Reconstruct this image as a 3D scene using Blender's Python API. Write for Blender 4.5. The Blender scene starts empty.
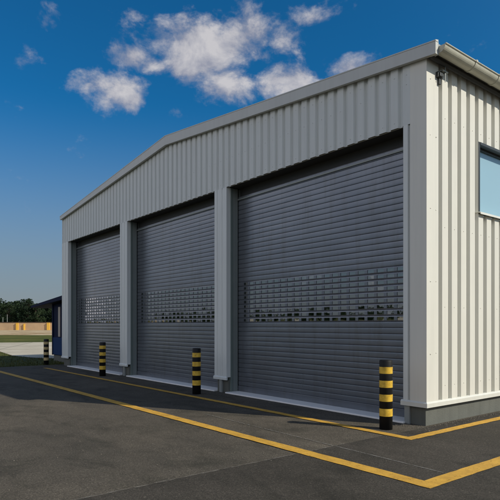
import bpy, bmesh, math, random
from mathutils import Vector
random.seed(7)
S = bpy.context.scene
COL = S.collection
rad = math.radians

# ------------------------------------------------------------------ helpers
class MB:
    """collects boxes, quads and prisms; build() links them as ONE mesh object"""
    def __init__(self):
        self.v = []; self.f = []; self.m = []; self.mi = 0
    def quad(self, *p):
        n = len(self.v); self.v += [tuple(q) for q in p]
        self.f.append(tuple(range(n, n + len(p)))); self.m.append(self.mi)
    def box(self, x0, x1, y0, y1, z0, z1):
        n = len(self.v)
        self.v += [(x0,y0,z0),(x1,y0,z0),(x1,y1,z0),(x0,y1,z0),(x0,y0,z1),(x1,y0,z1),(x1,y1,z1),(x0,y1,z1)]
        for q in ((3,2,1,0),(4,5,6,7),(0,1,5,4),(1,2,6,5),(2,3,7,6),(3,0,4,7)):
            self.f.append(tuple(n+i for i in q)); self.m.append(self.mi)
    def prism(self, poly, axis, a, b):
        """extrude a 2-D polygon along an axis: 'x' -> (y,z), 'y' -> (x,z), 'z' -> (x,y)"""
        def P(p, t):
            return {'x': (t, p[0], p[1]), 'y': (p[0], t, p[1]), 'z': (p[0], p[1], t)}[axis]
        n = len(self.v); k = len(poly)
        self.v += [P(p, a) for p in poly] + [P(p, b) for p in poly]
        self.f.append(tuple(range(n+k-1, n-1, -1))); self.f.append(tuple(range(n+k, n+2*k)))
        self.m += [self.mi]*2
        for i in range(k):
            j = (i+1) % k
            self.f.append((n+i, n+j, n+k+j, n+k+i)); self.m.append(self.mi)
    def tube(self, p0, p1, r0, r1, seg=10):
        p0 = Vector(p0); p1 = Vector(p1); d = (p1-p0).normalized()
        a = d.orthogonal().normalized(); b = d.cross(a)
        n = len(self.v)
        for p, r in ((p0, r0), (p1, r1)):
            for i in range(seg):
                t = 2*math.pi*i/seg
                self.v.append(tuple(p + a*(r*math.cos(t)) + b*(r*math.sin(t))))
        for i in range(seg):
            j = (i+1) % seg
            self.f.append((n+i, n+j, n+seg+j, n+seg+i)); self.m.append(self.mi)
        self.f.append(tuple(range(n+seg-1, n-1, -1))); self.f.append(tuple(range(n+seg, n+2*seg)))
        self.m += [self.mi]*2
    def lathe(self, prof, seg=32, c=(0, 0)):
        n = len(self.v); k = len(prof)
        for r, z in prof:
            for i in range(seg):
                t = 2*math.pi*i/seg
                self.v.append((c[0]+r*math.cos(t), c[1]+r*math.sin(t), z))
        for s in range(k-1):
            for i in range(seg):
                j = (i+1) % seg
                self.f.append((n+s*seg+i, n+s*seg+j, n+(s+1)*seg+j, n+(s+1)*seg+i)); self.m.append(self.mi)
        self.f.append(tuple(range(n+seg-1, n-1, -1))); self.f.append(tuple(range(n+(k-1)*seg, n+k*seg)))
        self.m += [self.mi]*2
    def build(self, name, mats, parent=None, bevel=0.0, smooth=False, fix=True):
        me = bpy.data.meshes.new(name); me.from_pydata(self.v, [], self.f)
        if not isinstance(mats, (list, tuple)): mats = [mats]
        for m in mats: me.materials.append(m)
        me.polygons.foreach_set('material_index', self.m)
        if fix:
            bm = bmesh.new(); bm.from_mesh(me)
            bmesh.ops.recalc_face_normals(bm, faces=bm.faces); bm.to_mesh(me); bm.free()
        if smooth: me.polygons.foreach_set('use_smooth', [True]*len(me.polygons))
        o = bpy.data.objects.new(name, me); COL.objects.link(o)
        if parent: o.parent = parent
        if bevel:
            b = o.modifiers.new('bevel', 'BEVEL'); b.width = bevel; b.segments = 2; b.limit_method = 'ANGLE'
        me.update(); return o

def tag(o, label=None, cat=None, group=None, kind=None):
    if label: o['label'] = label
    if cat: o['category'] = cat
    if group: o['group'] = group
    if kind: o['kind'] = kind
    return o
def empty(name, loc=(0, 0, 0), rz=0):
    o = bpy.data.objects.new(name, None); COL.objects.link(o)
    o.location = loc; o.rotation_euler.z = rz; o.empty_display_size = .2; return o
def copy_tree(o, parent=None):
    c = o.copy(); COL.objects.link(c)
    if parent: c.parent = parent
    for ch in list(o.children): copy_tree(ch, c)
    return c

# ------------------------------------------------------------------ materials
class N:
    def __init__(self, nt): self.nt = nt
    def __call__(self, t, _out=None, **kw):
        n = self.nt.nodes.new(t)
        for k, v in kw.items():
            if k.startswith('i_'):
                key = k[2:]; key = int(key) if key.isdigit() else key.replace('__', ' ')
                s = n.inputs[key]
                if hasattr(v, 'is_linked'): self.nt.links.new(v, s)
                else: s.default_value = v
            else: setattr(n, k, v)
        return n
    def link(self, a, b): self.nt.links.new(a, b)
    def math(self, op, a, b=0.0, clamp=False):
        n = self.nt.nodes.new('ShaderNodeMath'); n.operation = op; n.use_clamp = clamp
        for s, v in zip(n.inputs, (a, b)):
            if hasattr(v, 'is_linked'): self.nt.links.new(v, s)
            else: s.default_value = v
        return n.outputs[0]
    def ramp(self, fac, pts):
        n = self.nt.nodes.new('ShaderNodeValToRGB'); self.nt.links.new(fac, n.inputs[0])
        e = n.color_ramp.elements
        while len(e) < len(pts): e.new(.5)
        for el, (p, c) in zip(e, pts):
            el.position = p; el.color = (*c, 1) if len(c) == 3 else c
        return n.outputs[0]
    def mix(self, fac, a, b, blend='MIX'):
        n = self.nt.nodes.new('ShaderNodeMix'); n.data_type = 'RGBA'; n.blend_type = blend
        for s, v in ((n.inputs[0], fac), (n.inputs[6], a), (n.inputs[7], b)):
            if hasattr(v, 'is_linked'): self.nt.links.new(v, s)
            else: s.default_value = (*v, 1) if isinstance(v, tuple) and len(v) == 3 else v
        return n.outputs[2]
    def noise(self, vec, scale, detail=4, rough=.55, dist=0.0):
        return self('ShaderNodeTexNoise', i_Vector=vec, i_Scale=scale, i_Detail=detail, i_Roughness=rough, i_Distortion=dist).outputs['Fac']
    def mapped(self, vec, sc):
        m = self('ShaderNodeMapping', i_Scale=sc); self.link(vec, m.inputs['Vector']); return m.outputs[0]

def new_mat(name):
    m = bpy.data.materials.new(name); m.use_nodes = True
    nt = m.node_tree; b = nt.nodes['Principled BSDF']; n = N(nt)
    pos = n('ShaderNodeNewGeometry').outputs['Position']
    return m, n, b, pos

def painted(name, col, rough=.45, var=.08, scale=3.0, streak=0.10, metallic=0.0, bump=0.0, bscale=2.0, spec=.5):
    """coated sheet metal or paint: slow tonal variation, faint vertical dirt runs, slight unevenness"""
    m, n, b, pos = new_mat(name)
    a = n.noise(pos, scale, 5, .6)
    st = n.noise(n.mapped(pos, (9, 9, .55)), 1.0, 4, .6)
    f = n.math('ADD', n.math('MULTIPLY', n.math('SUBTRACT', a, .5), var*2), n.math('MULTIPLY', n.math('SUBTRACT', .5, n.math('MAXIMUM', st, .42)), streak*2))
    f = n.math('ADD', f, 1.0)
    c = n('ShaderNodeVectorMath', operation='SCALE'); c.inputs[0].default_value = col; n.link(f, c.inputs['Scale'])
    n.link(c.outputs[0], b.inputs['Base Color'])
    n.link(n.math('ADD', n.math('MULTIPLY', n.math('SUBTRACT', n.noise(pos, scale*4, 4), .5), .2), rough), b.inputs['Roughness'])
    b.inputs['Metallic'].default_value = metallic
    b.inputs['Specular IOR Level'].default_value = spec
    if bump:
        bp = n('ShaderNodeBump', i_Strength=bump, i_Distance=.02, i_Height=n.noise(pos, bscale, 2))
        n.link(bp.outputs[0], b.inputs['Normal'])
    return m

M = {}
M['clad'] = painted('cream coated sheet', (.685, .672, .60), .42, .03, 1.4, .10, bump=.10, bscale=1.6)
M['cladf'] = painted('cream sheet cooled for shade', (.62, .645, .615), .42, .04, 1.4, .12, bump=.10, bscale=1.6)  # same cream sheet, the front's cool shade tone put into its colour
M['trim'] = painted('folded cream trim', (.66, .66, .60), .40, .04, 2.0, .10)
M['trimf'] = painted('grey trim cooled for shade', (.665, .69, .66), .40, .04, 2.0, .12)  # front trim, its colour cooled to carry the shade there
M['fascia'] = painted('grey fascia sheet', (.52, .53, .50), .42, .06, 1.2, .10, bump=.08)
M['gutter'] = painted('weathered gutter zinc', (.50, .49, .40), .40, .16, 5, .15)
M['galv'] = painted('galvanised steel', (.30, .32, .31), .42, .12, 14, .05, metallic=.35)
M['frame'] = painted('dark window frame', (.032, .036, .036), .4, .1, 6, .05)
M['soffit'] = painted('dark soffit', (.045, .046, .045), .6, .1, 3, 0)
M['plinth'] = painted('grey concrete plinth', (.115, .12, .105), .85, .16, 5, .25, bump=.25, bscale=40)
M['sill'] = painted('pale concrete threshold', (.82, .80, .76), .75, .10, 6, 0, bump=.2, bscale=30)
M['rail'] = painted('door guide rail', (.22, .25, .24), .4, .08, 5, .12, metallic=.2)
M['railb'] = painted('door frame return', (.16, .20, .185), .45, .08, 5, .12)
M['dark'] = painted('dark interior', (.05, .05, .05), .9, .1, 2, 0)
M['roof'] = painted('roof sheet', (.30, .31, .31), .5, .06, 2, .05)
M['black'] = painted('black rubbery paint', (.010, .010, .010), .55, .3, 22, .2, bump=.06, bscale=60, spec=.25)
M['navy'] = painted('navy paint', (.010, .016, .045), .8, .1, 4, .1, spec=.1)
M['blue'] = painted('blue panel', (.014, .042, .12), .8, .1, 4, .1, spec=.1)
M['pale'] = painted('pale strip', (.40, .35, .30), .6, .1, 4, .1)
M['tan'] = painted('tan wall', (.49, .335, .20), .85, .22, .35, .15)
M['brown'] = painted('dark coping', (.05, .03, .02), .8, .15, 1, 0)
M['ypost'] = painted('yellow post paint', (.80, .46, .06), .6, .12, 2, .1)
M['gritm'] = painted('stone grit', (.17, .15, .12), .9, .3, 30, 0)
M['lamp'] = painted('pale pole', (.35, .36, .34), .5, .05, 3, .05)

# rolling shutter: satin grey-blue coated aluminium, a fairly clear reflection of its surroundings
def shutter_mat():
    m, n, b, pos = new_mat('shutter slats')
    a = n.noise(n.mapped(pos, (.6, 1, 2.0)), 1.2, 5, .6)
    fine = n.noise(n.mapped(pos, (1.5, 1, 9.3)), 1.0, 3, .5)
    c = n.ramp(n.math('ADD', n.math('MULTIPLY', a, .6), n.math('MULTIPLY', fine, .4)), [(.30, (.160, .176, .200)), (.70, (.212, .228, .254))])
    gr = n.noise(n.mapped(pos, (5, 1, .45)), 1.3, 6, .65)       # faint rain and hand grime running down the slats
    c = n.mix(n.math('MULTIPLY', n.ramp(gr, [(.50, (0, 0, 0)), (.72, (1, 1, 1))]), .38), c, (.125, .120, .108))
    n.link(c, b.inputs['Base Color'])
    b.inputs['Metallic'].default_value = .55
    n.link(n.math('ADD', n.math('MULTIPLY', n.noise(pos, 2, 3), .10), .24), b.inputs['Roughness'])
    return m
M['shutter'] = shutter_mat()

def glass_mat(name, ior, tint, rough=.01):
    m, n, b, pos = new_mat(name)
    nt = n.nt; nt.nodes.remove(b)
    out = [x for x in nt.nodes if x.type == 'OUTPUT_MATERIAL'][0]
    bp = n('ShaderNodeBump', i_Strength=.05, i_Distance=.01, i_Height=n.noise(pos, 5, 2))
    gl = n('ShaderNodeBsdfGlossy', i_Color=(1, 1, 1, 1), i_Roughness=rough, i_Normal=bp.outputs[0])
    tr = n('ShaderNodeBsdfTransparent', i_Color=(*tint, 1))
    ge = n('ShaderNodeNewGeometry'); dt = n('ShaderNodeVectorMath', operation='DOT_PRODUCT')
    n.link(ge.outputs['Incoming'], dt.inputs[0]); n.link(ge.outputs['Normal'], dt.inputs[1])
    f0 = ((ior-1)/(ior+1))**2      # the same reflectance from either side of the sheet
    fr = n.math('ADD', n.math('MULTIPLY', n.math('POWER', n.math('SUBTRACT', 1.0, n.math('ABSOLUTE', dt.outputs['Value'])), 5.0), 1-f0), f0)
    mx = n('ShaderNodeMixShader', i_0=fr, i_1=tr.outputs[0], i_2=gl.outputs[0])
    n.link(mx.outputs[0], out.inputs[0]); return m
M['pane'] = glass_mat('shutter glazing', 3.3, (.45, .47, .46), .015)
M['glass'] = glass_mat('window glass', 1.9, (.85, .93, .97))
M['blind'] = painted('sky tinted blind', (.42, .56, .62), .8, .03, 1, .02)  # the sky's reflection is put into the blind's pale blue colour

def yellow_band():
    m, n, b, pos = new_mat('yellow reflective band')
    a = n.noise(pos, 14, 5, .65)
    n.link(n.ramp(a, [(.30, (.50, .30, .03)), (.55, (.74, .47, .05)), (.8, (.78, .53, .09))]), b.inputs['Base Color'])
    sc_ = n.noise(n.mapped(pos, (1, 1, 2.5)), 26, 5, .75)
    n.link(n.mix(n.ramp(sc_, [(.60, (0, 0, 0)), (.68, (1, 1, 1))]), b.inputs['Base Color'].links[0].from_socket, (.10, .07, .03)), b.inputs['Base Color'])
    b.inputs['Roughness'].default_value = .35; return m
M['band'] = yellow_band()
def pale_band():
    m, n, b, pos = new_mat('faded band')
    a = n.noise(pos, 14, 5, .65)
    n.link(n.ramp(a, [(.30, (.38, .27, .10)), (.7, (.60, .46, .22))]), b.inputs['Base Color'])
    b.inputs['Roughness'].default_value = .5; return m
M['bandpale'] = pale_band()

def asphalt(name, base, warm, mult):
    m, n, b, pos = new_mat(name)
    big = n.noise(n.mapped(pos, (.55, .9, 1)), .45, 5, .6, .6)
    mid = n.noise(pos, 2.6, 6, .65)
    grain = n.noise(pos, 55, 4, .75)
    v = n('ShaderNodeTexVoronoi', i_Vector=pos, i_Scale=95.0); speck = v.outputs['Color']
    sp = n('ShaderNodeSeparateColor', i_Color=speck).outputs[0]
    c = n.mix(n.ramp(big, [(.36, (0, 0, 0)), (.64, (1, 1, 1))]), base, warm)
    f = n.math('ADD', .55, n.math('MULTIPLY', mid, .55))
    f = n.math('MULTIPLY', f, n.math('ADD', .35, n.math('MULTIPLY', grain, 1.1)))
    f = n.math('MULTIPLY', f, n.math('ADD', .66, n.math('MULTIPLY', sp, .68)))
    # pale aggregate
    f = n.math('ADD', f, n.math('MULTIPLY', n.math('GREATER_THAN', sp, .955), .35))
    # darker soft stains
    st = n.ramp(n.noise(n.mapped(pos, (1, 1.6, 1)), .9, 5, .6, 1.0), [(.50, (1, 1, 1)), (.68, (.66, .68, .66))])
    f = n.math('MULTIPLY', f, mult)
    s = n('ShaderNodeVectorMath', operation='SCALE'); n.link(c, s.inputs[0]); n.link(f, s.inputs['Scale'])
    n.link(n.mix(1.0, s.outputs[0], st, 'MULTIPLY'), b.inputs['Base Color'])
    b.inputs['Roughness'].default_value = .92
    b.inputs['Specular IOR Level'].default_value = .25
    h = n.math('ADD', n.math('MULTIPLY', grain, .7), n.math('MULTIPLY', sp, .5))
    bp = n('ShaderNodeBump', i_Strength=.85, i_Distance=.007, i_Height=h)
    n.link(bp.outputs[0], b.inputs['Normal']); return m
M['asphalt'] = asphalt('worn asphalt', (.098, .086, .067), (.148, .126, .096), 1.0)
M['patch'] = asphalt('newer asphalt', (.058, .051, .040), (.086, .075, .060), 1.0)

def line_paint():
    m, n, b, pos = new_mat('worn yellow road paint')
    out = [x for x in n.nt.nodes if x.type == 'OUTPUT_MATERIAL'][0]
    a = n.noise(pos, 5, 5, .65); g = n.noise(pos, 55, 4, .75)
    c = n.ramp(a, [(.28, (.46, .25, .03)), (.62, (.66, .37, .045)), (.85, (.70, .42, .08))])
    c = n.mix(n.math('MULTIPLY', n.ramp(g, [(.52, (0, 0, 0)), (.72, (1, 1, 1))]), .55), c, (.22, .13, .035))
    n.link(c, b.inputs['Base Color']); b.inputs['Roughness'].default_value = .75
    bp = n('ShaderNodeBump', i_Strength=.5, i_Distance=.004, i_Height=g); n.link(bp.outputs[0], b.inputs['Normal'])
    tr = n('ShaderNodeBsdfTransparent')
    wear = n.math('ADD', n.math('MULTIPLY', g, .55), n.math('MULTIPLY', n.noise(pos, 9, 4, .7), .45))
    w = n.ramp(wear, [(.575, (0, 0, 0)), (.65, (1, 1, 1))])
    mx = n('ShaderNodeMixShader', i_0=w, i_1=b.outputs[0], i_2=tr.outputs[0]); n.link(mx.outputs[0], out.inputs[0])
    return m
M['line'] = line_paint()
def chalk(name, col, w0, w1):
    m, n, b, pos = new_mat(name)
    out = [x for x in n.nt.nodes if x.type == 'OUTPUT_MATERIAL'][0]
    b.inputs['Base Color'].default_value = (*col, 1); b.inputs['Roughness'].default_value = .9
    w = n.ramp(n.noise(pos, 9, 5, .8), [(w0, (0, 0, 0)), (w1, (1, 1, 1))])
    tr = n('ShaderNodeBsdfTransparent')
    mx = n('ShaderNodeMixShader', i_0=w, i_1=b.outputs[0], i_2=tr.outputs[0]); n.link(mx.outputs[0], out.inputs[0]); return m
M['chalk'] = chalk('chalk scratch', (.19, .18, .16), .42, .60)
M['seam'] = chalk('gritty seam', (.17, .155, .13), .38, .62)

def ground_mat(name, pts, s1, s2, bump=.6, rough=.95):
    m, n, b, pos = new_mat(name)
    f = n.math('ADD', n.math('MULTIPLY', n.noise(pos, s1, 5, .65), .6), n.math('MULTIPLY', n.noise(pos, s2, 4, .7), .4))
    n.link(n.ramp(f, pts), b.inputs['Base Color']); b.inputs['Roughness'].default_value = rough
    b.inputs['Specular IOR Level'].default_value = .15
    bp = n('ShaderNodeBump', i_Strength=bump, i_Distance=.05, i_Height=n.noise(pos, s2*2, 4)); n.link(bp.outputs[0], b.inputs['Normal'])
    return m
M['grassg'] = ground_mat('mown grass', [(.34, (.035, .045, .010)), (.52, (.075, .085, .018)), (.68, (.14, .125, .035))], .25, 3)
M['field'] = ground_mat('dry field', [(.38, (.20, .12, .05)), (.5, (.44, .33, .19)), (.62, (.62, .52, .37))], .10, .9)
M['strip'] = ground_mat('dark verge', [(.38, (.035, .050, .008)), (.52, (.085, .095, .016)), (.64, (.15, .13, .035))], .18, 2)
def concrete_road():
    m, n, b, pos = new_mat('pale concrete road')
    f = n.math('ADD', n.math('MULTIPLY', n.noise(pos, .3, 5, .65), .6), n.math('MULTIPLY', n.noise(pos, 5, 4, .7), .4))
    c = n.ramp(f, [(.35, (.34, .30, .22)), (.52, (.47, .42, .32)), (.68, (.56, .51, .40))])
    mp = n('ShaderNodeMapping', i_Rotation=(0, 0, rad(24))); n.link(pos, mp.inputs['Vector'])
    br = n('ShaderNodeTexBrick', i_Vector=mp.outputs[0], i_Scale=1.0, offset=0.0)
    br.inputs['Mortar Size'].default_value = .05; br.inputs['Brick Width'].default_value = 9; br.inputs['Row Height'].default_value = 6
    n.link(n.mix(n.math('MULTIPLY', br.outputs['Fac'], .8), c, (.10, .09, .07)), b.inputs['Base Color'])
    b.inputs['Roughness'].default_value = .9; return m
M['conc'] = concrete_road()

def leaf_mat(name, d, l):
    m, n, b, pos = new_mat(name)
    oi = n('ShaderNodeObjectInfo').outputs['Random']
    f = n.math('ADD', n.math('MULTIPLY', n.noise(pos, .45, 4, .6), .8), n.math('MULTIPLY', oi, .25))
    n.link(n.ramp(f, [(.34, d), (.72, l)]), b.inputs['Base Color'])
    b.inputs['Roughness'].default_value = .75; b.inputs['Specular IOR Level'].default_value = .2; return m
M['leaf'] = leaf_mat('dark foliage', (.012, .026, .012), (.034, .055, .022))
M['pine'] = leaf_mat('pine needles', (.008, .020, .012), (.024, .044, .020))
M['blade'] = leaf_mat('grass blades', (.030, .045, .010), (.10, .10, .028))
M['bark'] = painted('bark', (.07, .05, .035), .9, .2, 6, .1)

# ------------------------------------------------------------------ ground
def sheet(name, poly, z, mat, kind='structure', label=None, cat=None):
    mb = MB(); mb.quad(*[(x, y, z) for x, y in poly]); o = mb.build(name, mat)
    for p in o.data.polygons:
        if p.normal.z < 0: p.flip()
    tag(o, label, cat, None, kind); return o
def disc(r, k=64): return [(r*math.cos(2*math.pi*i/k), r*math.sin(2*math.pi*i/k)) for i in range(k)]

sheet('grass_ground', disc(2500), -.03, M['grassg'], label='mown green lawn around the asphalt yard and beyond the pale road', cat='grass')
sheet('asphalt_yard', [(-17.0, -60), (60, -60), (60, 60), (-17.0, 60)], 0, M['asphalt'], label='worn grey brown asphalt yard in front of the hall', cat='asphalt')
seam = [(.02, -.7)]
y = -.7
while y > -16: y -= .35; seam.append((.0 + random.uniform(-.018, .018), y))
sheet('asphalt_patch', seam + [(24, -16), (24, 45), (.02, 45)], .004, M['patch'], label='darker newer asphalt strip beyond the straight seam', cat='asphalt')
k0, k1 = -18, 30
sheet('grass_strip', [(-46.9+1.4*t, 9.4+4.1*t) for t in (-14, 12)] + [(-84+5.16*t, 21.6+6.44*t) for t in (10, -14)], -.022, M['strip'], label='dark green grass strip between pale road and dry field', cat='grass')
sheet('dry_field', [(-86.5+5.16*t, 18.4+6.44*t) for t in (k0, k1)] + [(-189.4+10.6*t, 39.1+13.3*t) for t in (k1, k0)], -.018, M['field'], label='strip of pale dry straw coloured field before the tan wall', cat='field')
road = [(-19.2, 6), (-20.3, 2.4), (-21.7, 1.05), (-23, .62), (-25.2, .40), (-30.7, 1.05), (-38, .0), (-44, -5), (-48, -13), (-44, -50), (-70, -150),
        (-190, -110), (-90, -45), (-62, -22), (-55, -12), (-50.5, -1), (-48.3, 5.3), (-46.9, 9.4), (-42, 24), (-34, 70), (-22, 70), (-19.4, 26)]  # the wide unseen apron is added to brighten the pane reflections
sheet('concrete_road', road, -.010, M['conc'], label='pale concrete road curving past the far end of the hall, with an added unseen apron', cat='road')

# grass blades along the near lawn edge (beyond counting: one object)
g = MB()
def inside(x, y, P):
    r = False
    for i in range(len(P)):
        (x0, y0), (x1, y1) = P[i], P[i-1]
        if (y0 > y) != (y1 > y) and x < (x1-x0)*(y-y0)/(y1-y0)+x0: r = not r
    return r
for _ in range(22000):
    x = -17.02 - 26*random.random()**1.6; yy = random.uniform(-9, 7)
    if inside(x, yy, road): continue
    hgt = random.uniform(.03, .10); a = random.uniform(0, math.pi); w = .012
    dx, dy = math.cos(a)*w, math.sin(a)*w; lx, ly = random.uniform(-.04, .04), random.uniform(-.04, .04)
    g.quad((x-dx, yy-dy, -.03), (x+dx, yy+dy, -.03), (x+lx, yy+ly, hgt-.03))
tag(g.build('grass', M['blade'], fix=False), 'short uneven grass blades on the lawn beside the asphalt', 'grass', None, 'stuff')

# loose grit swept against the plinth and along the lines (beyond counting: one object)
g = MB()
def grit(x, yy, r):
    P = [Vector((random.uniform(.6, 1.2)*r*math.cos(t), random.uniform(.6, 1.2)*r*math.sin(t), 0)) for t in (0, 1.3, 2.5, 3.8, 5.1)]
    top = Vector((x, yy, .006+r*random.uniform(.5, .9)))
    for a, b in zip(P, P[1:]+P[:1]): g.quad((x+a.x, yy+a.y, .005), (x+b.x, yy+b.y, .005), top)
for _ in range(420): grit(abs(random.gauss(0, .10))+.0, random.uniform(.0, 7), random.uniform(.004, .013))
for _ in range(160): grit(random.uniform(-.4, .4), random.gauss(-.10, .12)-.05, random.uniform(.004, .010))
for _ in range(500): grit(random.uniform(-16, 3), -random.random()**2*6-.1, random.uniform(.003, .009))
tag(g.build('grit', M['gritm'], fix=False), 'scattered small grit on the asphalt along the foot of the hall', 'grit', None, 'stuff')

# painted lines: strips with slightly wavering edges
def line(name, a, b, w, z, mat, label, wob=.006, step=.12):
    a = Vector((*a, 0)); b = Vector((*b, 0)); d = (b-a); L = d.length; d.normalize(); nrm = Vector((-d.y, d.x, 0))
    k = max(2, int(L/step)); mb = MB(); rows = []
    for i in range(k+1):
        p = a + d*(L*i/k)
        rows.append((p + nrm*(w/2+random.uniform(-wob, wob)), p - nrm*(w/2+random.uniform(-wob, wob))))
    for i in range(k):
        q = [rows[i][0], rows[i+1][0], rows[i+1][1], rows[i][1]]
        mb.quad(*[(p.x, p.y, z) for p in q])
    o = mb.build(name, mat)
    for p in o.data.polygons:
        if p.normal.z < 0: p.flip()
    tag(o, label, 'painted line', None, 'structure'); return o
WO, WI = .19, .15
line('yellow_line', (1.84, -2.69), (-15.6, -2.69), WO, .010, M['line'], 'outer yellow painted line running along the three shutters')
line('yellow_line', (1.745, -2.595), (1.745, 22), WO, .010, M['line'], 'outer yellow painted line running along the sunlit side wall')
line('yellow_line', (.43, -.965), (-15.5, -.965), WI, .010, M['line'], 'inner yellow painted line just in front of the bollards')
line('yellow_line', (.36, -.89), (.36, 22), WI, .010, M['line'], 'inner yellow painted line close under the sunlit side wall')
line('seam_line', (.0, -1.9), (-.005, -9), .022, .0078, M['seam'], 'pale gritty seam where the newer asphalt begins', .012, .06)
line('chalk_line', (-3.2, -2.05), (1.72, -2.17), .022, .0078, M['chalk'], 'thin pale scratch line between the two yellow lines', .004, .08)

# ------------------------------------------------------------------ the hall
W, D = 16.45, 26.0           # facade runs from x=-W to 0 on y=0, the hall reaches back to y=D
EAVE, RIDGE, XR = 5.80, 6.57, -8.06
ZB, ZO = .39, 4.86           # bottom of cladding, top of door openings
def gable(x):                # underside line of the fascia
    if x > XR: return EAVE + (RIDGE-EAVE)*(0-x)/(0-XR)
    return EAVE + (RIDGE-EAVE)*(x+W)/(XR+W)

hall = empty('industrial_hall')
tag(hall, 'cream corrugated metal industrial hall with grey fascia and three roller shutters', 'industrial hall')

CREST, FLANK, DEP = None, .018, .050
def profile(a, b, pitch, crest, phase, FLANK=FLANK, DEP=DEP):
    """breakpoints (u, depth) of a trapezoidal sheet between a and b; crest depth 0, valley DEP"""
    def dep(u):
        t = (u-phase) % pitch
        if t < crest: return 0.0
        if t < crest+FLANK: return DEP*(t-crest)/FLANK
        if t < pitch-FLANK: return DEP
        return DEP*(pitch-t)/FLANK
    us = {a, b}
    k = math.floor((a-phase)/pitch)-1
    while phase+k*pitch < b:
        for o in (0, crest, crest+FLANK, pitch-FLANK):
            u = phase+k*pitch+o
            if a+1e-4 < u < b-1e-4: us.add(u)
        k += 1
    return [(u, dep(u)) for u in sorted(us)]

def corr(mb, pts, P, zb, zt, back=.075, foot=True):
    """closed corrugated panel. P(u, depth, z) -> point; zb, zt functions of u"""
    for (u0, d0), (u1, d1) in zip(pts, pts[1:]):
        b0, b1, t0, t1 = zb(u0), zb(u1), zt(u0), zt(u1)
        mb.quad(P(u0, d0, b0), P(u1, d1, b1), P(u1, d1, t1), P(u0, d0, t0))
        mb.quad(P(u0, back, b0), P(u0, back, t0), P(u1, back, t1), P(u1, back, b1))
        if foot: mb.quad(P(u0, d0, b0), P(u0, back, b0), P(u1, back, b1), P(u1, d1, b1))
        mb.quad(P(u0, d0, t0), P(u1, d1, t1), P(u1, back, t1), P(u0, back, t0))
    for (u, d) in (pts[0], pts[-1]):
        mb.quad(P(u, d, zb(u)), P(u, back, zb(u)), P(u, back, zt(u)), P(u, d, zt(u)))

FP = lambda u, d, z: (u, d, z)            # front: outward is -y
SP = lambda u, d, z: (-d, u, z)           # side: outward is +x
def split_at(pts, x):                     # the ridge needs its own breakpoint
    out = []
    for p, q in zip(pts, pts[1:]):
        out.append(p)
        if p[0] < x < q[0]:
            t = (x-p[0])/(q[0]-p[0]); out.append((x, p[1]+(q[1]-p[1])*t))
    return out+[pts[-1]]

# gable cladding above the doors
PIT, CR = .2365, .140
fp = split_at(profile(-W+.02, -.30, PIT, CR, -.300-CR, .026, .042), XR)
mb = MB(); corr(mb, fp, FP, lambda u: ZO, lambda u: gable(u)+.06, back=.065, foot=False)
xx = -.300-CR/2
while xx > -W+.1:
    for zz in (4.95, 5.52, gable(xx)-.16):
        if random.random() < .85: mb.tube((xx, 0, zz), (xx, -.006, zz), .0075, .0075, 8)
    xx -= PIT
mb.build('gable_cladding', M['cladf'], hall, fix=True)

# sunlit side cladding with the window opening
SPIT, SCR = .289, .165
WY0, WY1, WZ0, WZ1 = 1.60, 4.10, 3.56, 4.84
PH = .445
mb = MB()
c0 = lambda z: (lambda u: z)
corr(mb, profile(.32, WY0, SPIT, SCR, PH), SP, c0(ZB-.02), c0(5.86))
corr(mb, profile(WY0, WY1, SPIT, SCR, PH), SP, c0(ZB-.02), c0(WZ0))
corr(mb, profile(WY0, WY1, SPIT, SCR, PH), SP, c0(WZ1), c0(5.86))
corr(mb, profile(WY1, D, SPIT, SCR, PH), SP, c0(ZB-.02), c0(5.86))
# self-tapping screws in the sheet and its corner
for yy in (.10, .26):
    for zz in (1.15, 2.3, 3.45, 4.62, 5.5):
        mb.tube((0, yy, zz+random.uniform(-.02, .02)), (.008, yy, zz), .009, .009, 8)
yy = .445+SCR/2
while yy < 9:
    for zz in (.62, 1.9, 3.2, 4.98, 5.62):
        if random.random() < .9:
            q = random.uniform(-.012, .012); mb.tube((0, yy+q, zz), (.006, yy+q, zz), .0075, .0075, 8)
    yy += SPIT
mb.build('side_cladding', M['clad'], hall)

# corner flashing: folded, in two faces
mb = MB()
mb.prism([(-.30, -.004), (.004, -.004), (.004, .335), (-.008, .335), (-.008, .008), (-.30, .008)], 'z', ZB-.02, 5.83)
mb.build('corner_flashing', [M['clad']], hall, bevel=.004)

# cladding of the piers between and beside the doors
DOORS = [(-5.33, -.43), (-10.60, -5.82), (-15.78, -11.11)]
piers = [(-.43, -.30, 0), (-5.82, -5.33, 1), (-11.11, -10.60, 1), (-16.45, -15.78, 1)]
for x0, x1, full in piers:
    mb = MB()
    poly = [(x0, .30)] if False else None
    if full:
        w = x1-x0
        pts = [(x0, .0), (x0+.095, .0), (x0+.105, .016), (x0+.125, .016), (x0+.135, 0), (x0+w*.60, 0), (x0+w*.60+.01, .014), (x0+w*.60+.03, .014), (x0+w*.60+.04, 0), (x1, 0)]
    else:
        pts = [(x0, 0), (x0+.085, 0), (x0+.098, .03), (x1, .03)]
    corr(mb, pts, FP, c0(ZB-.02), c0(ZO), back=.12)
    pier = mb.build('pier_cladding', M['trimf'], hall)
    if full:                      # folded drip at the foot
        mb = MB()
        mb.prism([(-.024, .305), (-.024, .362), (-.006, .385), (.02, .385), (.02, .305)], 'x', x0-.022, x1+.022)
        mb.build('drip_flashing', M['trimf'], pier, bevel=.003)
mb = MB()                         # one mitred drip round the sunny corner
prof = [(-.03, .30), (.028, .30), (.028, .364), (.006, .388), (-.03, .392)]
path = [lambda o: (-.465, -o), lambda o: (o, -o), lambda o: (o, D)]
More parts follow.
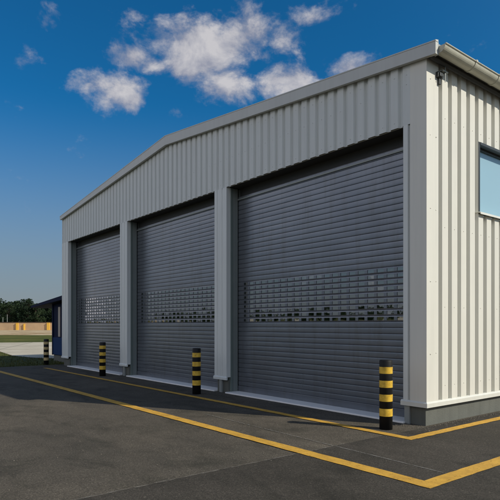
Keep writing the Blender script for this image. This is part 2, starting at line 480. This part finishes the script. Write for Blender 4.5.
for a, b in zip(path, path[1:]):
    for i in range(len(prof)):
        p, q = prof[i], prof[(i+1) % len(prof)]
        mb.quad((*a(p[0]), p[1]), (*b(p[0]), p[1]), (*b(q[0]), q[1]), (*a(q[0]), q[1]))
for a in (path[0], path[2]): mb.quad(*[(*a(o), z) for o, z in prof])
mb.build('drip_flashing', M['trim'], hall)

# plinth under the cladding
mb = MB()
mb.prism([(-.42, .055), (-.05, .055), (-.05, D), (-.30, D), (-.30, .34), (-.42, .34)], 'z', -.2, .301)
for x0, x1, full in piers[1:]:
    mb.box(x0+.02, x1-.02, .075, .34, -.2, .30)
mb.box(-W+.04, -W+.3, .34, D, -.2, .30)
mb.build('plinth', M['plinth'], hall, bevel=.008)
# small galvanised foot posts that show under the pier cladding
for x in (-5.60, -10.88, -.375):
    mb = MB(); mb.box(x-.05, x+.05, .018, .073, -.01, .30)
    mb.build('foot_post', M['galv'], hall, bevel=.006)

# walls behind, left, rear; inner ceiling line (keeps daylight out)
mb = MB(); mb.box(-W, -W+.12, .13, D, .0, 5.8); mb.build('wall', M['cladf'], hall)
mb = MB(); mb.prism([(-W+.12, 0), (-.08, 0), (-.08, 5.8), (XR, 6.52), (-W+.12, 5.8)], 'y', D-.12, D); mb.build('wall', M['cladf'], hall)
mb = MB()
mb.box(-.16, -.078, .34, WY0-.06, .3, 5.8); mb.box(-.16, -.078, WY1+.06, D-.12, .3, 5.8)
mb.box(-.16, -.078, WY0-.06, WY1+.06, .3, WZ0-.05); mb.box(-.16, -.078, WY0-.06, WY1+.06, WZ1+.05, 5.8)
mb.build('inner_wall', M['dark'], hall)
mb = MB(); mb.prism([(-W+.12, ZO+.3), (-.16, ZO+.3), (-.16, 5.78), (XR, 6.52), (-W+.12, 5.78)], 'y', .08, .16); mb.build('inner_wall', M['dark'], hall)
mb = MB(); mb.box(-W+.12, -.16, .75, D-.12, -.1, .012); mb.build('floor_slab', M['dark'], hall)

# roof sheets, a low double pitch behind the fascia
mb = MB()
mb.prism([(-W-.02, 5.84), (-W-.02, 5.92), (XR, 6.76), (.20, 5.95), (.20, 5.87), (XR, 6.68)], 'y', -.02, D+.1)
mb.build('roof', M['roof'], hall)

# gable fascia, follows both slopes, stands proud of the cladding and runs past the eave
mb = MB()
ft, fb = .215, 0.0
y0, y1 = -.09, -.021
def fl(x): return gable(x)-.012 if x <= 0 else EAVE-.012-(RIDGE-EAVE)/8.06*x
for xa, xb in ((-W+.02, XR), (XR, .215)):
    za, zb_ = fl(xa), fl(xb); h1, h2 = (.135 if xa < -16 else .247), (.247 if xb < -1 else .197)
    P = [(xa, y0, za), (xb, y0, zb_), (xb, y0, zb_+h2), (xa, y0, za+h1)]
    Q = [(p[0], y1, p[2]) for p in P]
    mb.quad(*P); mb.quad(*Q[::-1])
    for i in range(4):
        j = (i+1) % 4
        if (i == 1 and xb == XR) or (i == 3 and xa == XR): continue
        mb.quad(P[i], Q[i], Q[j], P[j])
fas = mb.build('fascia', M['fascia'], hall)
mb = MB()                                        # folded cap strip on the fascia's top edge
for xa, xb in ((-W+.01, XR), (XR, .22)):
    za = fl(xa)+(.135 if xa < -16 else .247); zb_ = fl(xb)+(.247 if xb < -1 else .197)
    n0 = len(mb.v)
    mb.quad((xa, -.096, za-.008), (xb, -.096, zb_-.008), (xb, -.096, zb_+.012), (xa, -.096, za+.012))
    mb.quad((xa, -.096, za+.012), (xb, -.096, zb_+.012), (xb, -.02, zb_+.03), (xa, -.02, za+.03))
    mb.quad((xa, -.096, za-.008), (xa, -.092, za-.008), (xb, -.092, zb_-.008), (xb, -.096, zb_-.008))
mb.quad((.22, -.096, fl(.22)+.209), (.22, -.096, fl(.22)+.189), (.22, -.02, fl(.22)+.189), (.22, -.02, fl(.22)+.227))
mb.build('capping', M['fascia'], fas)
mb = MB()                                        # end return of the fascia at the eave corner
zb_ = fl(.215)
mb.prism([(.10, zb_+.06), (.150, zb_), (.212, zb_), (.212, zb_+.194), (.10, zb_+.20)], 'y', y1+.003, .0)
mb.build('fascia_return', M['galv'], fas)

# eave: soffit, eave trim, half-round gutter with joint clips
mb = MB(); mb.box(.003, .16, -.018, D, 5.835, 5.86); mb.build('soffit', M['soffit'], hall)
mb = MB(); mb.prism([(.045, 5.775), (.085, 5.765), (.105, 5.80), (.100, 5.832), (.045, 5.832)], 'y', -.015, D); mb.build('eave_trim', M['soffit'], hall)
gx, gz, gr = .215, 5.905, .108
def half_ring(r0, r1, a0=180, a1=360, k=16):
    P = [(gx+r1*math.cos(rad(a0+(a1-a0)*i/k)), gz+r1*math.sin(rad(a0+(a1-a0)*i/k))) for i in range(k+1)]
    Q = [(gx+r0*math.cos(rad(a1-(a1-a0)*i/k)), gz+r0*math.sin(rad(a1-(a1-a0)*i/k))) for i in range(k+1)]
    return P+Q
mb = MB(); mb.prism(half_ring(gr-.006, gr), 'y', .008, D)
mb.tube((gx+gr+.004, .008, gz+.004), (gx+gr+.004, D, gz+.004), .013, .013, 10)      # rolled lip
gp = [(gx+gr*math.cos(rad(180+180*i/16)), gz+gr*math.sin(rad(180+180*i/16))) for i in range(17)]
mb.prism(gp, 'y', .003, .010)                                                          # stop end
gut = mb.build('gutter', M['gutter'], hall, smooth=False)
k = 0
yy = .92
while yy < D-.5:
    mb = MB(); mb.prism(half_ring(gr+.001, gr+.011), 'y', yy-.022, yy+.022)
    mb.prism([(gx+gr-.012, gz-.01), (gx+gr+.022, gz-.01), (gx+gr+.022, gz+.024), (gx+gr-.012, gz+.024)], 'y', yy-.024, yy+.024)
    mb.build('gutter_clip', M['gutter'], gut); yy += .78; k += 1
    if k > 12: break

# ---- door openings: soffit, frame returns, threshold
for x0, x1 in DOORS:
    mb = MB(); mb.box(x0, x1, .08, .62, ZO+.008, ZO+.05); mb.build('lintel_soffit', M['soffit'], hall)
    for a, b, c, e in ((x0-.10, x0, x0-.02, x0+.012), (x1, x1+.10, x1-.012, x1+.02)):
        mb = MB(); mb.prism([(a, .20), (b, .20), (b, .150), (e if b == x0 else b, .150), (e if b == x0 else b, .122), (a, .122)] if b == x0 else
                            [(a, .20), (b, .20), (b, .122), (c, .122), (c, .150), (a, .150)], 'z', .02, ZO-.001)
        mb.build('door_frame', M['railb'], hall, bevel=.003)
    mb = MB(); mb.box(x0-.02, x1+.02, -.03, .74, -.1, .028); mb.build('door_threshold', M['sill'], hall, bevel=.01)

# ---- rolling shutters
SL = .1073
YC = .35
def arc(z0, h, depth=.0011):
    """cross-section of one slat as (y, z): a shallow bow between two grooves"""
    pts = [(YC+.012, z0), (YC+.001, z0+.007)]
    for i in range(1, 6):
        t = i/6; pts.append((YC-depth*math.sin(math.pi*t), z0+.007+(h-.013)*t))
    pts += [(YC+.001, z0+h-.006), (YC+.012, z0+h)]
    return pts
def make_shutter(x0, x1):
    lx0, lx1 = 0.0, x1-x0
    mb = MB()
    z = .163; rows = 0
    def run(mb, za, n):
        for k in range(n):
            P = arc(za+k*SL, SL)
            for (ya, z1), (yb, z2) in zip(P, P[1:]):
                mb.quad((lx0+.01, ya, z1), (lx1-.01, ya, z1), (lx1-.01, yb, z2), (lx0+.01, yb, z2))
        mb.quad((lx0+.01, YC+.035, za), (lx0+.01, YC+.035, za+n*SL), (lx1-.01, YC+.035, za+n*SL), (lx1-.01, YC+.035, za))
    run(mb, .163, 14); run(mb, 2.631, 19)
    root = mb.build('roller_shutter', M['shutter'], hall, fix=False)
    # vision band: nine slats with rows of glazed openings
    mb = MB(); gl = MB()
    zv = 1.665
    pit = .2155; nw = int((lx1-.30)/pit); off = (lx1-nw*pit)/2; hw = .150
    for k in range(9):
        za = zv+k*SL; a0, a1 = za+.024, za+.084
        def strip(pts):
            for (ya, z1), (yb, z2) in zip(pts, pts[1:]):
                mb.quad((lx0+.01, ya, z1), (lx1-.01, ya, z1), (lx1-.01, yb, z2), (lx0+.01, yb, z2))
        strip([(YC+.012, za), (YC+.001, za+.010), (YC-.003, a0)])
        strip([(YC-.003, a1), (YC+.001, za+SL-.008), (YC+.012, za+SL)])
        xs = lx0+.01
        for c in range(nw):
            xa = off+c*pit+(pit-hw)/2; xb = xa+hw
            mb.quad((xs, YC-.003, a0), (xa, YC-.003, a0), (xa, YC-.003, a1), (xs, YC-.003, a1))
            f, bk = YC-.003, YC+.003
            mb.quad((xa, f, a0), (xa, bk, a0), (xa, bk, a1), (xa, f, a1)); mb.quad((xb, f, a0), (xb, f, a1), (xb, bk, a1), (xb, bk, a0))
            mb.quad((xa, f, a0), (xb, f, a0), (xb, bk, a0), (xa, bk, a0)); mb.quad((xa, f, a1), (xa, bk, a1), (xb, bk, a1), (xb, f, a1))
            # each little pane sits slightly differently in its slat
            ty, tx = -.0004+random.gauss(0, .00016), random.gauss(0, .0006)
            gl.quad((xa-.01, bk+.002-ty-tx, a0-.008), (xb+.01, bk+.002-ty+tx, a0-.008), (xb+.01, bk+.002+ty+tx, a1+.008), (xa-.01, bk+.002+ty-tx, a1+.008))
            xs = xb
        mb.quad((xs, YC-.003, a0), (lx1-.01, YC-.003, a0), (lx1-.01, YC-.003, a1), (xs, YC-.003, a1))
    mb.build('vision_band', M['shutter'], root, fix=False)
    gl.build('glazing', M['pane'], root, fix=False)
    mb = MB(); mb.box(lx0+.01, lx1-.01, YC-.012, YC+.03, .050, .162); mb.box(lx0+.015, lx1-.015, YC-.004, YC+.022, .026, .050)
    mb.build('bottom_rail', M['shutter'], root, bevel=.004)
    for s in (0, 1):
        mb = MB()
        a, b = (lx0-.07, lx0+.004) if s == 0 else (lx1-.004, lx1+.07)
        mb.box(a, b, .204, YC-.014, .022, ZO-.004); mb.box(a, b, YC+.045, YC+.10, .022, ZO-.004)
        mb.build('guide_rail', M['rail'], root, bevel=.004)
    mb = MB(); mb.box(lx0+.006, lx1-.006, YC-.03, YC-.008, 4.585, 4.612); mb.build('head_seal', M['rail'], root)
    mb = MB(); mb.box(lx0-.1, lx1+.1, YC+.05, YC+.45, 4.60, 5.2); mb.build('roll_box', M['soffit'], root)
    root.location = (x0, 0, 0)
    return root
for x0, x1 in DOORS: make_shutter(x0, x1)

# ---- side window
mb = MB()
fx0, fx1 = -.14, .012
mb.box(fx0, fx1-.008, WY0+.001, WY0+.05, WZ0+.05, WZ1-.002); mb.box(fx0, fx1, WY1-.05, WY1-.001, WZ0+.05, WZ1-.002)
mb.box(fx0, fx1, WY0+.05, WY1-.05, WZ1-.05, WZ1-.002)
mb.box(-.125, -.085, WY0+.05, WY0+.085, WZ0+.05, WZ1-.05); mb.box(-.125, -.085, WY1-.085, WY1-.05, WZ0+.05, WZ1-.05)
mb.box(-.125, -.085, WY0+.085, WY1-.085, WZ1-.085, WZ1-.05)
win = mb.build('window', M['frame'], hall, bevel=.003)
mb = MB(); mb.quad((-.10, WY0+.07, WZ0+.05), (-.10, WY1-.07, WZ0+.05), (-.10, WY1-.07, WZ1-.07), (-.10, WY0+.07, WZ1-.07)); mb.build('pane', M['glass'], win, fix=False)
mb = MB(); mb.box(-.155, -.15, WY0+.03, WY1-.03, WZ0+.02, WZ1-.03); mb.build('blind', M['blind'], win)
mb = MB(); mb.prism([(-.12, WZ0+.052), (.055, WZ0+.030), (.060, WZ0-.008), (.052, WZ0-.010), (.048, WZ0+.018), (-.12, WZ0+.034)], 'y', WY0-.03, WY1+.03)
mb.build('sill', M['trim'], win)

# small fitting under the eave at the sunny corner
lamp = empty('wall_fitting', (0, .36, 5.52))
tag(lamp, 'small dark fitting on a thin metal bracket under the eave at the sunny corner', 'light fitting')
mb = MB(); mb.box(.004, .05, -.11, .03, .05, .14); mb.box(.05, .075, -.09, .0, .06, .12); mb.build('housing', M['frame'], lamp, bevel=.006)
mb = MB(); mb.tube((.07, .06, .0), (.07, .06, .27), .007, .007, 8); mb.box(.004, .075, .045, .075, .13, .145); mb.box(.004, .09, -.04, .12, .155, .168); mb.build('bracket', M['galv'], lamp)
mb = MB(); mb.box(.006, .04, -.06, -.01, -.05, .045); mb.build('plug', M['frame'], lamp, bevel=.004)

# ------------------------------------------------------------------ bollards
def make_bollard(bandmat):
    r = empty('bollard')
    R = .099
    mb = MB(); mb.lathe([(R, -.05), (R, 1.050), (R-.004, 1.060), (R-.014, 1.066), (.03, 1.069)], 40)
    o = mb.build('post', M['black'], r, smooth=True)
    for e in o.data.edges: pass
    for z0, z1 in ((.205, .322), (.432, .540), (.645, .752), (.858, .962)):
        mb = MB(); mb.lathe([(R-.002, z0), (R+.002, z0+.001), (R+.002, z1-.001), (R-.002, z1)], 40)
        mb.build('reflective_band', bandmat, r, smooth=False)
    return r
b0 = make_bollard(M['band'])
spots = [(-.30, -.63, 'black bollard with yellow bands in the sun by the near corner of the hall', .3),
         (-5.66, -.62, 'black bollard with yellow bands before the pier between the first two shutters', 1.4),
         (-11.22, -.54, 'black bollard with yellow bands before the shutter farthest from the sunny corner', 2.2)]
for i, (x, yy, lab, rz) in enumerate(spots):
    o = b0 if i == 0 else copy_tree(b0)
    o.location = (x, yy, 0); o.rotation_euler.z = rz
    tag(o, lab, 'bollard', 'striped bollards in front of the shutters')
b4 = make_bollard(M['bandpale']); b4.location = (-17.25, -.36, -.03)
tag(b4, 'bollard with faded pale bands on the lawn edge beside the blue porch', 'bollard', 'striped bollards in front of the shutters')

# ------------------------------------------------------------------ blue porch at the far end
porch = empty('entrance_porch', (-16.52, .82, -.03))
tag(porch, 'dark blue entrance porch with sloping canopy at the far end of the hall', 'porch')
def PX(x): return x+16.52
mb = MB(); mb.box(PX(-20.0), PX(-16.56), 0, 2.6, .28, 2.62); mb.build('wall', M['navy'], porch, bevel=.01)
mb = MB(); mb.box(PX(-19.95), PX(-16.56), .03, 2.57, 0, .28); mb.build('plinth', M['plinth'], porch)
mb = MB(); mb.box(PX(-19.93), PX(-18.4), -.03, -.002, .30, 1.08); mb.build('panel', M['blue'], porch, bevel=.005)
mb = MB(); mb.box(PX(-19.22), PX(-18.98), -.03, -.002, 1.12, 2.45); mb.build('window', M['pale'], porch, bevel=.005)
mb = MB(); mb.box(PX(-20.0), PX(-19.9), -.05, -.002, .28, 2.62); mb.build('post', M['navy'], porch, bevel=.005)
mb = MB(); mb.prism([(PX(-22.2), 2.48), (PX(-16.56), 2.78), (PX(-16.56), 2.99), (PX(-22.2), 2.585)], 'y', -.35, 3.0); mb.build('canopy', M['navy'], porch, bevel=.01)

# ------------------------------------------------------------------ far wall, posts, poles, wood
wd = Vector((10.6, 13.3, 0)).normalized()
wn = Vector((-wd.y, wd.x, 0))      # away from camera
base = Vector((-189.4, 39.1, 0))
ang = math.atan2(wd.y, wd.x)
fw = empty('boundary_wall', base, ang)
tag(fw, 'long low tan boundary wall with dark coping in front of the wood', 'wall')
mb = MB(); mb.box(-150, 120, 0, .4, -.1, 2.45); mb.build('panel', M['tan'], fw)
mb = MB(); mb.box(-150, 120, -.06, .46, 2.45, 2.72); mb.build('coping', M['brown'], fw)
for (x, yy, h_, w_, lab) in ((-185.98, 44.01, 2.35, .80, 'wide yellow post before the tan wall, beside a slimmer one'),
                             (-184.48, 45.87, 2.05, .50, 'slim yellow post before the tan wall, lowest of the three'),
                             (-179.36, 52.27, 2.45, .95, 'yellow post before the tan wall, seen just past the blue porch')):
    r = empty('marker_post', (x-wn.x*.62, yy-wn.y*.62, -.03), ang); tag(r, lab, 'post', 'yellow posts in front of the tan wall')
    mb = MB(); mb.box(-w_/2, w_/2, -.2, .2, 0, h_); mb.build('column', M['ypost'], r, bevel=.03)
    mb = MB(); mb.box(-w_/2-.05, w_/2+.05, -.25, .25, h_, h_+.08); mb.build('cap', M['ypost'], r)
for (x, yy, h_, lab) in ((-192.5, 42.2, 5.2, 'taller pale pole rising behind the tan wall against dark trees'), (-193.3, 41.0, 4.2, 'shorter pale pole rising behind the tan wall against dark trees')):
    r = empty('lamp_pole', (x, yy, -.03)); tag(r, lab, 'pole', 'pale poles behind the tan wall')
    mb = MB(); mb.tube((0, 0, 0), (0, 0, h_), .10, .07, 8); mb.build('mast', M['lamp'], r)
    mb = MB(); mb.box(-.25, .25, -.1, .1, h_, h_+.12); mb.build('lamp_head', M['lamp'], r)

def leaf(mb, c, s):
    d = Vector((random.gauss(0, 1), random.gauss(0, 1), random.gauss(.4, .8))).normalized()
    a = d.orthogonal().normalized(); b = d.cross(a); t = random.uniform(0, 6.28)
    a, b = a*math.cos(t)+b*math.sin(t), b*math.cos(t)-a*math.sin(t)
    a *= s; b *= s*random.uniform(.5, .9)
    mb.quad(c-a, c-b*.6, c+a, c+b*.6)
def crown(mb, clumps, per, s):
    for c, r in clumps:
        for _ in range(per):
            d = Vector((random.gauss(0, 1), random.gauss(0, 1), random.gauss(0, 1))).normalized()*r*random.random()**.4
            d.z *= .75
            leaf(mb, c+d, s*random.uniform(.7, 1.3))
def broadleaf(h_):
    r = empty('broadleaf_tree'); t = MB()
    t.tube((0, 0, 0), (.1, .05, h_*.45), .26, .17, 8); t.tube((.1, .05, h_*.45), (0, .1, h_*.85), .17, .05, 7)
    cl = []
    for k in range(26):
        a = random.uniform(0, 6.28); z = random.uniform(.16, .95); rr = (1-abs(z-.55)*1.5)*h_*.27*random.uniform(.5, 1.15)
        c = Vector((math.cos(a)*rr, math.sin(a)*rr, z*h_)); cl.append((c, random.uniform(1.1, 1.8)*h_/12))
        t.tube((.08, .05, max(.2, z-.22)*h_), c, .07, .02, 5)
    cl.append((Vector((0, 0, h_*.93)), 1.0*h_/12))
    t.build('trunk', M['bark'], r); m = MB(); crown(m, cl, 110, .30); m.build('crown', M['leaf'], r, fix=False); return r
def pinetree(h_):
    r = empty('pine_tree'); t = MB()
    t.tube((0, 0, 0), (.06, 0, h_*.97), .22, .04, 8)
    cl = []
    n = 14
    for k in range(n):
        z = .12+.84*k/(n-1); rr = (1.05-z)*h_*.27
        for q in range(3):
            a = random.uniform(0, 6.28); c = Vector((math.cos(a)*rr*random.uniform(.4, 1), math.sin(a)*rr*random.uniform(.4, 1), z*h_+random.uniform(-.3, .3)))
            cl.append((c, random.uniform(.5, .95)*(1.25-z*.6)*h_/12)); t.tube((.03, 0, z*h_-.2), c, .045, .015, 4)
    t.build('trunk', M['bark'], r); m = MB(); crown(m, cl, 48, .26); m.build('crown', M['pine'], r, fix=False); return r
protos = [broadleaf(11.5), pinetree(12.6), broadleaf(12.4), pinetree(11.4), broadleaf(10.6)]
LAB = {'broadleaf_tree': 'rounded dark green broadleaf tree in the far wood behind the tan wall',
       'pine_tree': 'pointed dark pine tree in the far wood behind the tan wall'}
GRP = {'broadleaf_tree': 'broadleaf trees of the far wood', 'pine_tree': 'pine trees of the far wood'}
used = set()
tb = base + wn*22
n_t = 34
for i in range(n_t):
    s = -20 + 66*i/(n_t-1) + random.uniform(-.8, .8)
    dep = random.uniform(0, 16)
    k = random.choice([0, 1, 2, 2, 3, 4])
    p = tb + wd*s + wn*dep
    o = protos[k] if k not in used else copy_tree(protos[k])
    used.add(k); o.location = (p.x, p.y, -.03); o.rotation_euler.z = random.uniform(0, 6.28)
    q = random.uniform(.78, .98); o.scale = (q*1.05, q*1.05, q)
    kind = o.name.split('.')[0]; tag(o, LAB[kind], 'tree', GRP[kind])
for k, p in enumerate(protos):
    if k not in used:
        q = tb + wd*(-24-4*k); p.location = (q.x, q.y, -.03); kind = p.name.split('.')[0]; tag(p, LAB[kind], 'tree', GRP[kind])
# the wood behind them: one mass
m = MB(); cl = []
for i in range(900):
    s = random.uniform(-150, 140); dep = random.uniform(20, 44)
    p = tb + wd*s + wn*dep; hmax = 10.3+1.0*math.sin(s*.21)+1.0*math.sin(s*.53+1)
    cl.append((Vector((p.x, p.y, random.uniform(1.0, hmax) if i % 3 else hmax-random.random())), random.uniform(1.6, 2.6)))
for i in range(500):
    s = random.uniform(-150, 140); p = tb + wd*s + wn*random.uniform(14, 24); cl.append((Vector((p.x, p.y, random.uniform(.5, 6.5))), random.uniform(1.4, 2.4)))
for i in range(170):
    a = rad(random.uniform(-151, -118)); R_ = random.uniform(215, 235)
    cl.append((Vector((-8+R_*math.cos(a), R_*math.sin(a), random.uniform(.5, 4.5))), random.uniform(1.6, 2.6)))
crown(m, cl, 80, .62)
tag(m.build('wood', M['leaf'], fix=False), 'dense dark green wood behind the single trees', 'wood', None, 'stuff')

# ------------------------------------------------------------------ sky, sun
SUN_AZ, SUN_EL = math.atan2(.474, .880), rad(35)       # direction towards the sun, from +x to +y
w = bpy.data.worlds.new('World'); S.world = w; w.use_nodes = True
nt = w.node_tree; nt.nodes.clear(); n = N(nt)
sky = n('ShaderNodeTexSky', sky_type='NISHITA', sun_disc=False, sun_elevation=SUN_EL, sun_rotation=math.pi/2-SUN_AZ,
        altitude=0, air_density=1.0, dust_density=.6, ozone_density=3.0)
tint = n.mix(1.0, sky.outputs[0], (.085, .66, .98), 'MULTIPLY')
tc = n('ShaderNodeTexCoord').outputs['Generated']
nv = n('ShaderNodeVectorMath', operation='NORMALIZE'); n.link(tc, nv.inputs[0])
sx = n('ShaderNodeSeparateXYZ', i_0=nv.outputs[0])
az = n.math('MULTIPLY', n.math('ARCTAN2', sx.outputs[1], sx.outputs[0]), 180/math.pi)
el = n.math('MULTIPLY', n.math('ARCSINE', sx.outputs[2]), 180/math.pi)
hz = n('ShaderNodeMapRange', interpolation_type='SMOOTHSTEP', i_0=el, i_1=23.0, i_2=-1.0, i_3=0.0, i_4=.96).outputs[0]
tint = n.mix(hz, tint, (2.55, 2.75, 3.0))      # pale haze low over the land
sd = n('ShaderNodeVectorMath', operation='DOT_PRODUCT'); n.link(nv.outputs[0], sd.inputs[0])
sd.inputs[1].default_value = (math.cos(SUN_AZ)*math.cos(SUN_EL), math.sin(SUN_AZ)*math.cos(SUN_EL), math.sin(SUN_EL))
glow = n.math('POWER', n.math('MAXIMUM', sd.outputs['Value'], 0.0), 3.5)
tint = n.mix(n.math('MULTIPLY', glow, .7), tint, (5.6, 5.8, 6.0))     # white glare of the sky round the sun
CLOUDS = [(156.59,23.42,4.4,2.0,1.0),(154.2,22.6,2.4,1.3,.9),(158.4,23.9,2.3,1.3,.9),(154.45,26.1,2.9,1.1,1.0),(151.6,25.7,2.2,1.0,.85),
          (146.15,27.3,5.2,2.7,1.15),(142.92,27.9,4.6,2.9,1.05),(148.28,26.0,3.2,1.9,1.0),(143.24,24.4,3.6,2.0,1.0),(137.6,24.6,4.0,1.7,1.1),
          (138.6,28.4,4.6,1.7,.62),(131.4,25.5,2.6,1.2,.95),(134.84,29.93,2.6,1.2,.55),(149.34,21.7,1.8,1.1,.6),(153.22,29.87,1.4,.6,.5),(142.4,31.2,4.6,1.0,.28),
          (60,30,14,6,.9),(-40,20,34,13,1.6),(-100,22,36,14,1.8),(-150,20,22,12,1.5),(-165,3,10,5,1.9)]  # negative-azimuth banks are unseen, added to fill the front and brighten the panes
blob = None
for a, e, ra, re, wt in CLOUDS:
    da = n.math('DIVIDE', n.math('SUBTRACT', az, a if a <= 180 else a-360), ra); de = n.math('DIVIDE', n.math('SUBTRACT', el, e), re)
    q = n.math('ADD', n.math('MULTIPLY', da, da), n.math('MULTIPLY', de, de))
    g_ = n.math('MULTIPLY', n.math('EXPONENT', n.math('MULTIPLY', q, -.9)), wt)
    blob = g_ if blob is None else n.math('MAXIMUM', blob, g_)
cv = n('ShaderNodeCombineXYZ', i_0=n.math('MULTIPLY', az, .055), i_1=n.math('MULTIPLY', el, .078), i_2=.37)
n1 = n.noise(cv.outputs[0], 3.3, 10, .60, .25); n2 = n.noise(cv.outputs[0], 1.4, 3, .5)
cov = n.math('ADD', blob, n.math('ADD', n.math('MULTIPLY', n.math('SUBTRACT', n1, .5), 2.5), n.math('MULTIPLY', n.math('SUBTRACT', n.noise(cv.outputs[0], 15, 6, .62), .5), .55)))
den = n('ShaderNodeMapRange', interpolation_type='SMOOTHSTEP', i_0=cov, i_1=.30, i_2=1.05, i_3=0.0, i_4=1.0).outputs[0]
off = n('ShaderNodeVectorMath', operation='ADD'); n.link(cv.outputs[0], off.inputs[0]); off.inputs[1].default_value = (-.02, .075, 0)
n3 = n.noise(off.outputs[0], 3.3, 7, .5, .2)
lit = n('ShaderNodeMapRange', i_0=n.math('ADD', n.math('MULTIPLY', n.math('SUBTRACT', n1, n3), 2.6), n.math('MULTIPLY', cov, .45)), i_1=.1, i_2=.8, i_3=0.0, i_4=1.0).outputs[0]
ccol = n.mix(lit, (3.3, 3.4, 4.1), (6.3, 6.1, 6.2))
fill_gain = n('ShaderNodeMapRange', i_0=sx.outputs[1], i_1=.15, i_2=-.25, i_3=1.0, i_4=1.85).outputs[0]   # lifts the added unseen banks as fill for the shaded front
cs = n('ShaderNodeVectorMath', operation='SCALE'); n.link(ccol, cs.inputs[0]); n.link(fill_gain, cs.inputs['Scale'])
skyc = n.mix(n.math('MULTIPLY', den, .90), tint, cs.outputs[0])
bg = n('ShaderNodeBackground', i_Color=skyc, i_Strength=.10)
out = n('ShaderNodeOutputWorld', i_Surface=bg.outputs[0])

sl = bpy.data.lights.new('sun', 'SUN'); sl.energy = 4.05; sl.angle = rad(.53); sl.color = (1.0, .93, .80)
so = bpy.data.objects.new('sun', sl); COL.objects.link(so)
d = Vector((math.cos(SUN_AZ)*math.cos(SUN_EL), math.sin(SUN_AZ)*math.cos(SUN_EL), math.sin(SUN_EL)))
so.rotation_euler = d.to_track_quat('Z', 'Y').to_euler(); so.location = d*60

# ------------------------------------------------------------------ camera (level, lens shifted up)
cd = bpy.data.cameras.new('camera'); cam = bpy.data.objects.new('camera', cd); COL.objects.link(cam)
cam.location = (4.776, -7.385, 1.6)
cam.rotation_euler = (rad(90), 0, math.atan2(.62529, -.78039)-math.pi/2)
cd.sensor_width = 36; cd.sensor_fit = 'HORIZONTAL'; cd.lens = 36*530.42/500
cd.shift_y = (325.3-250)/500; cd.clip_end = 6000; cd.clip_start = .05
S.camera = cam
S.render.resolution_x = S.render.resolution_y = 1024
vs = S.view_settings; vs.view_transform = 'Standard'; vs.look = 'None'; vs.exposure = 0; vs.gamma = 1; vs.use_curve_mapping = False
S.render.engine = 'CYCLES'; S.cycles.max_bounces = 6; S.cycles.transparent_max_bounces = 12
S.cycles.use_denoising = True
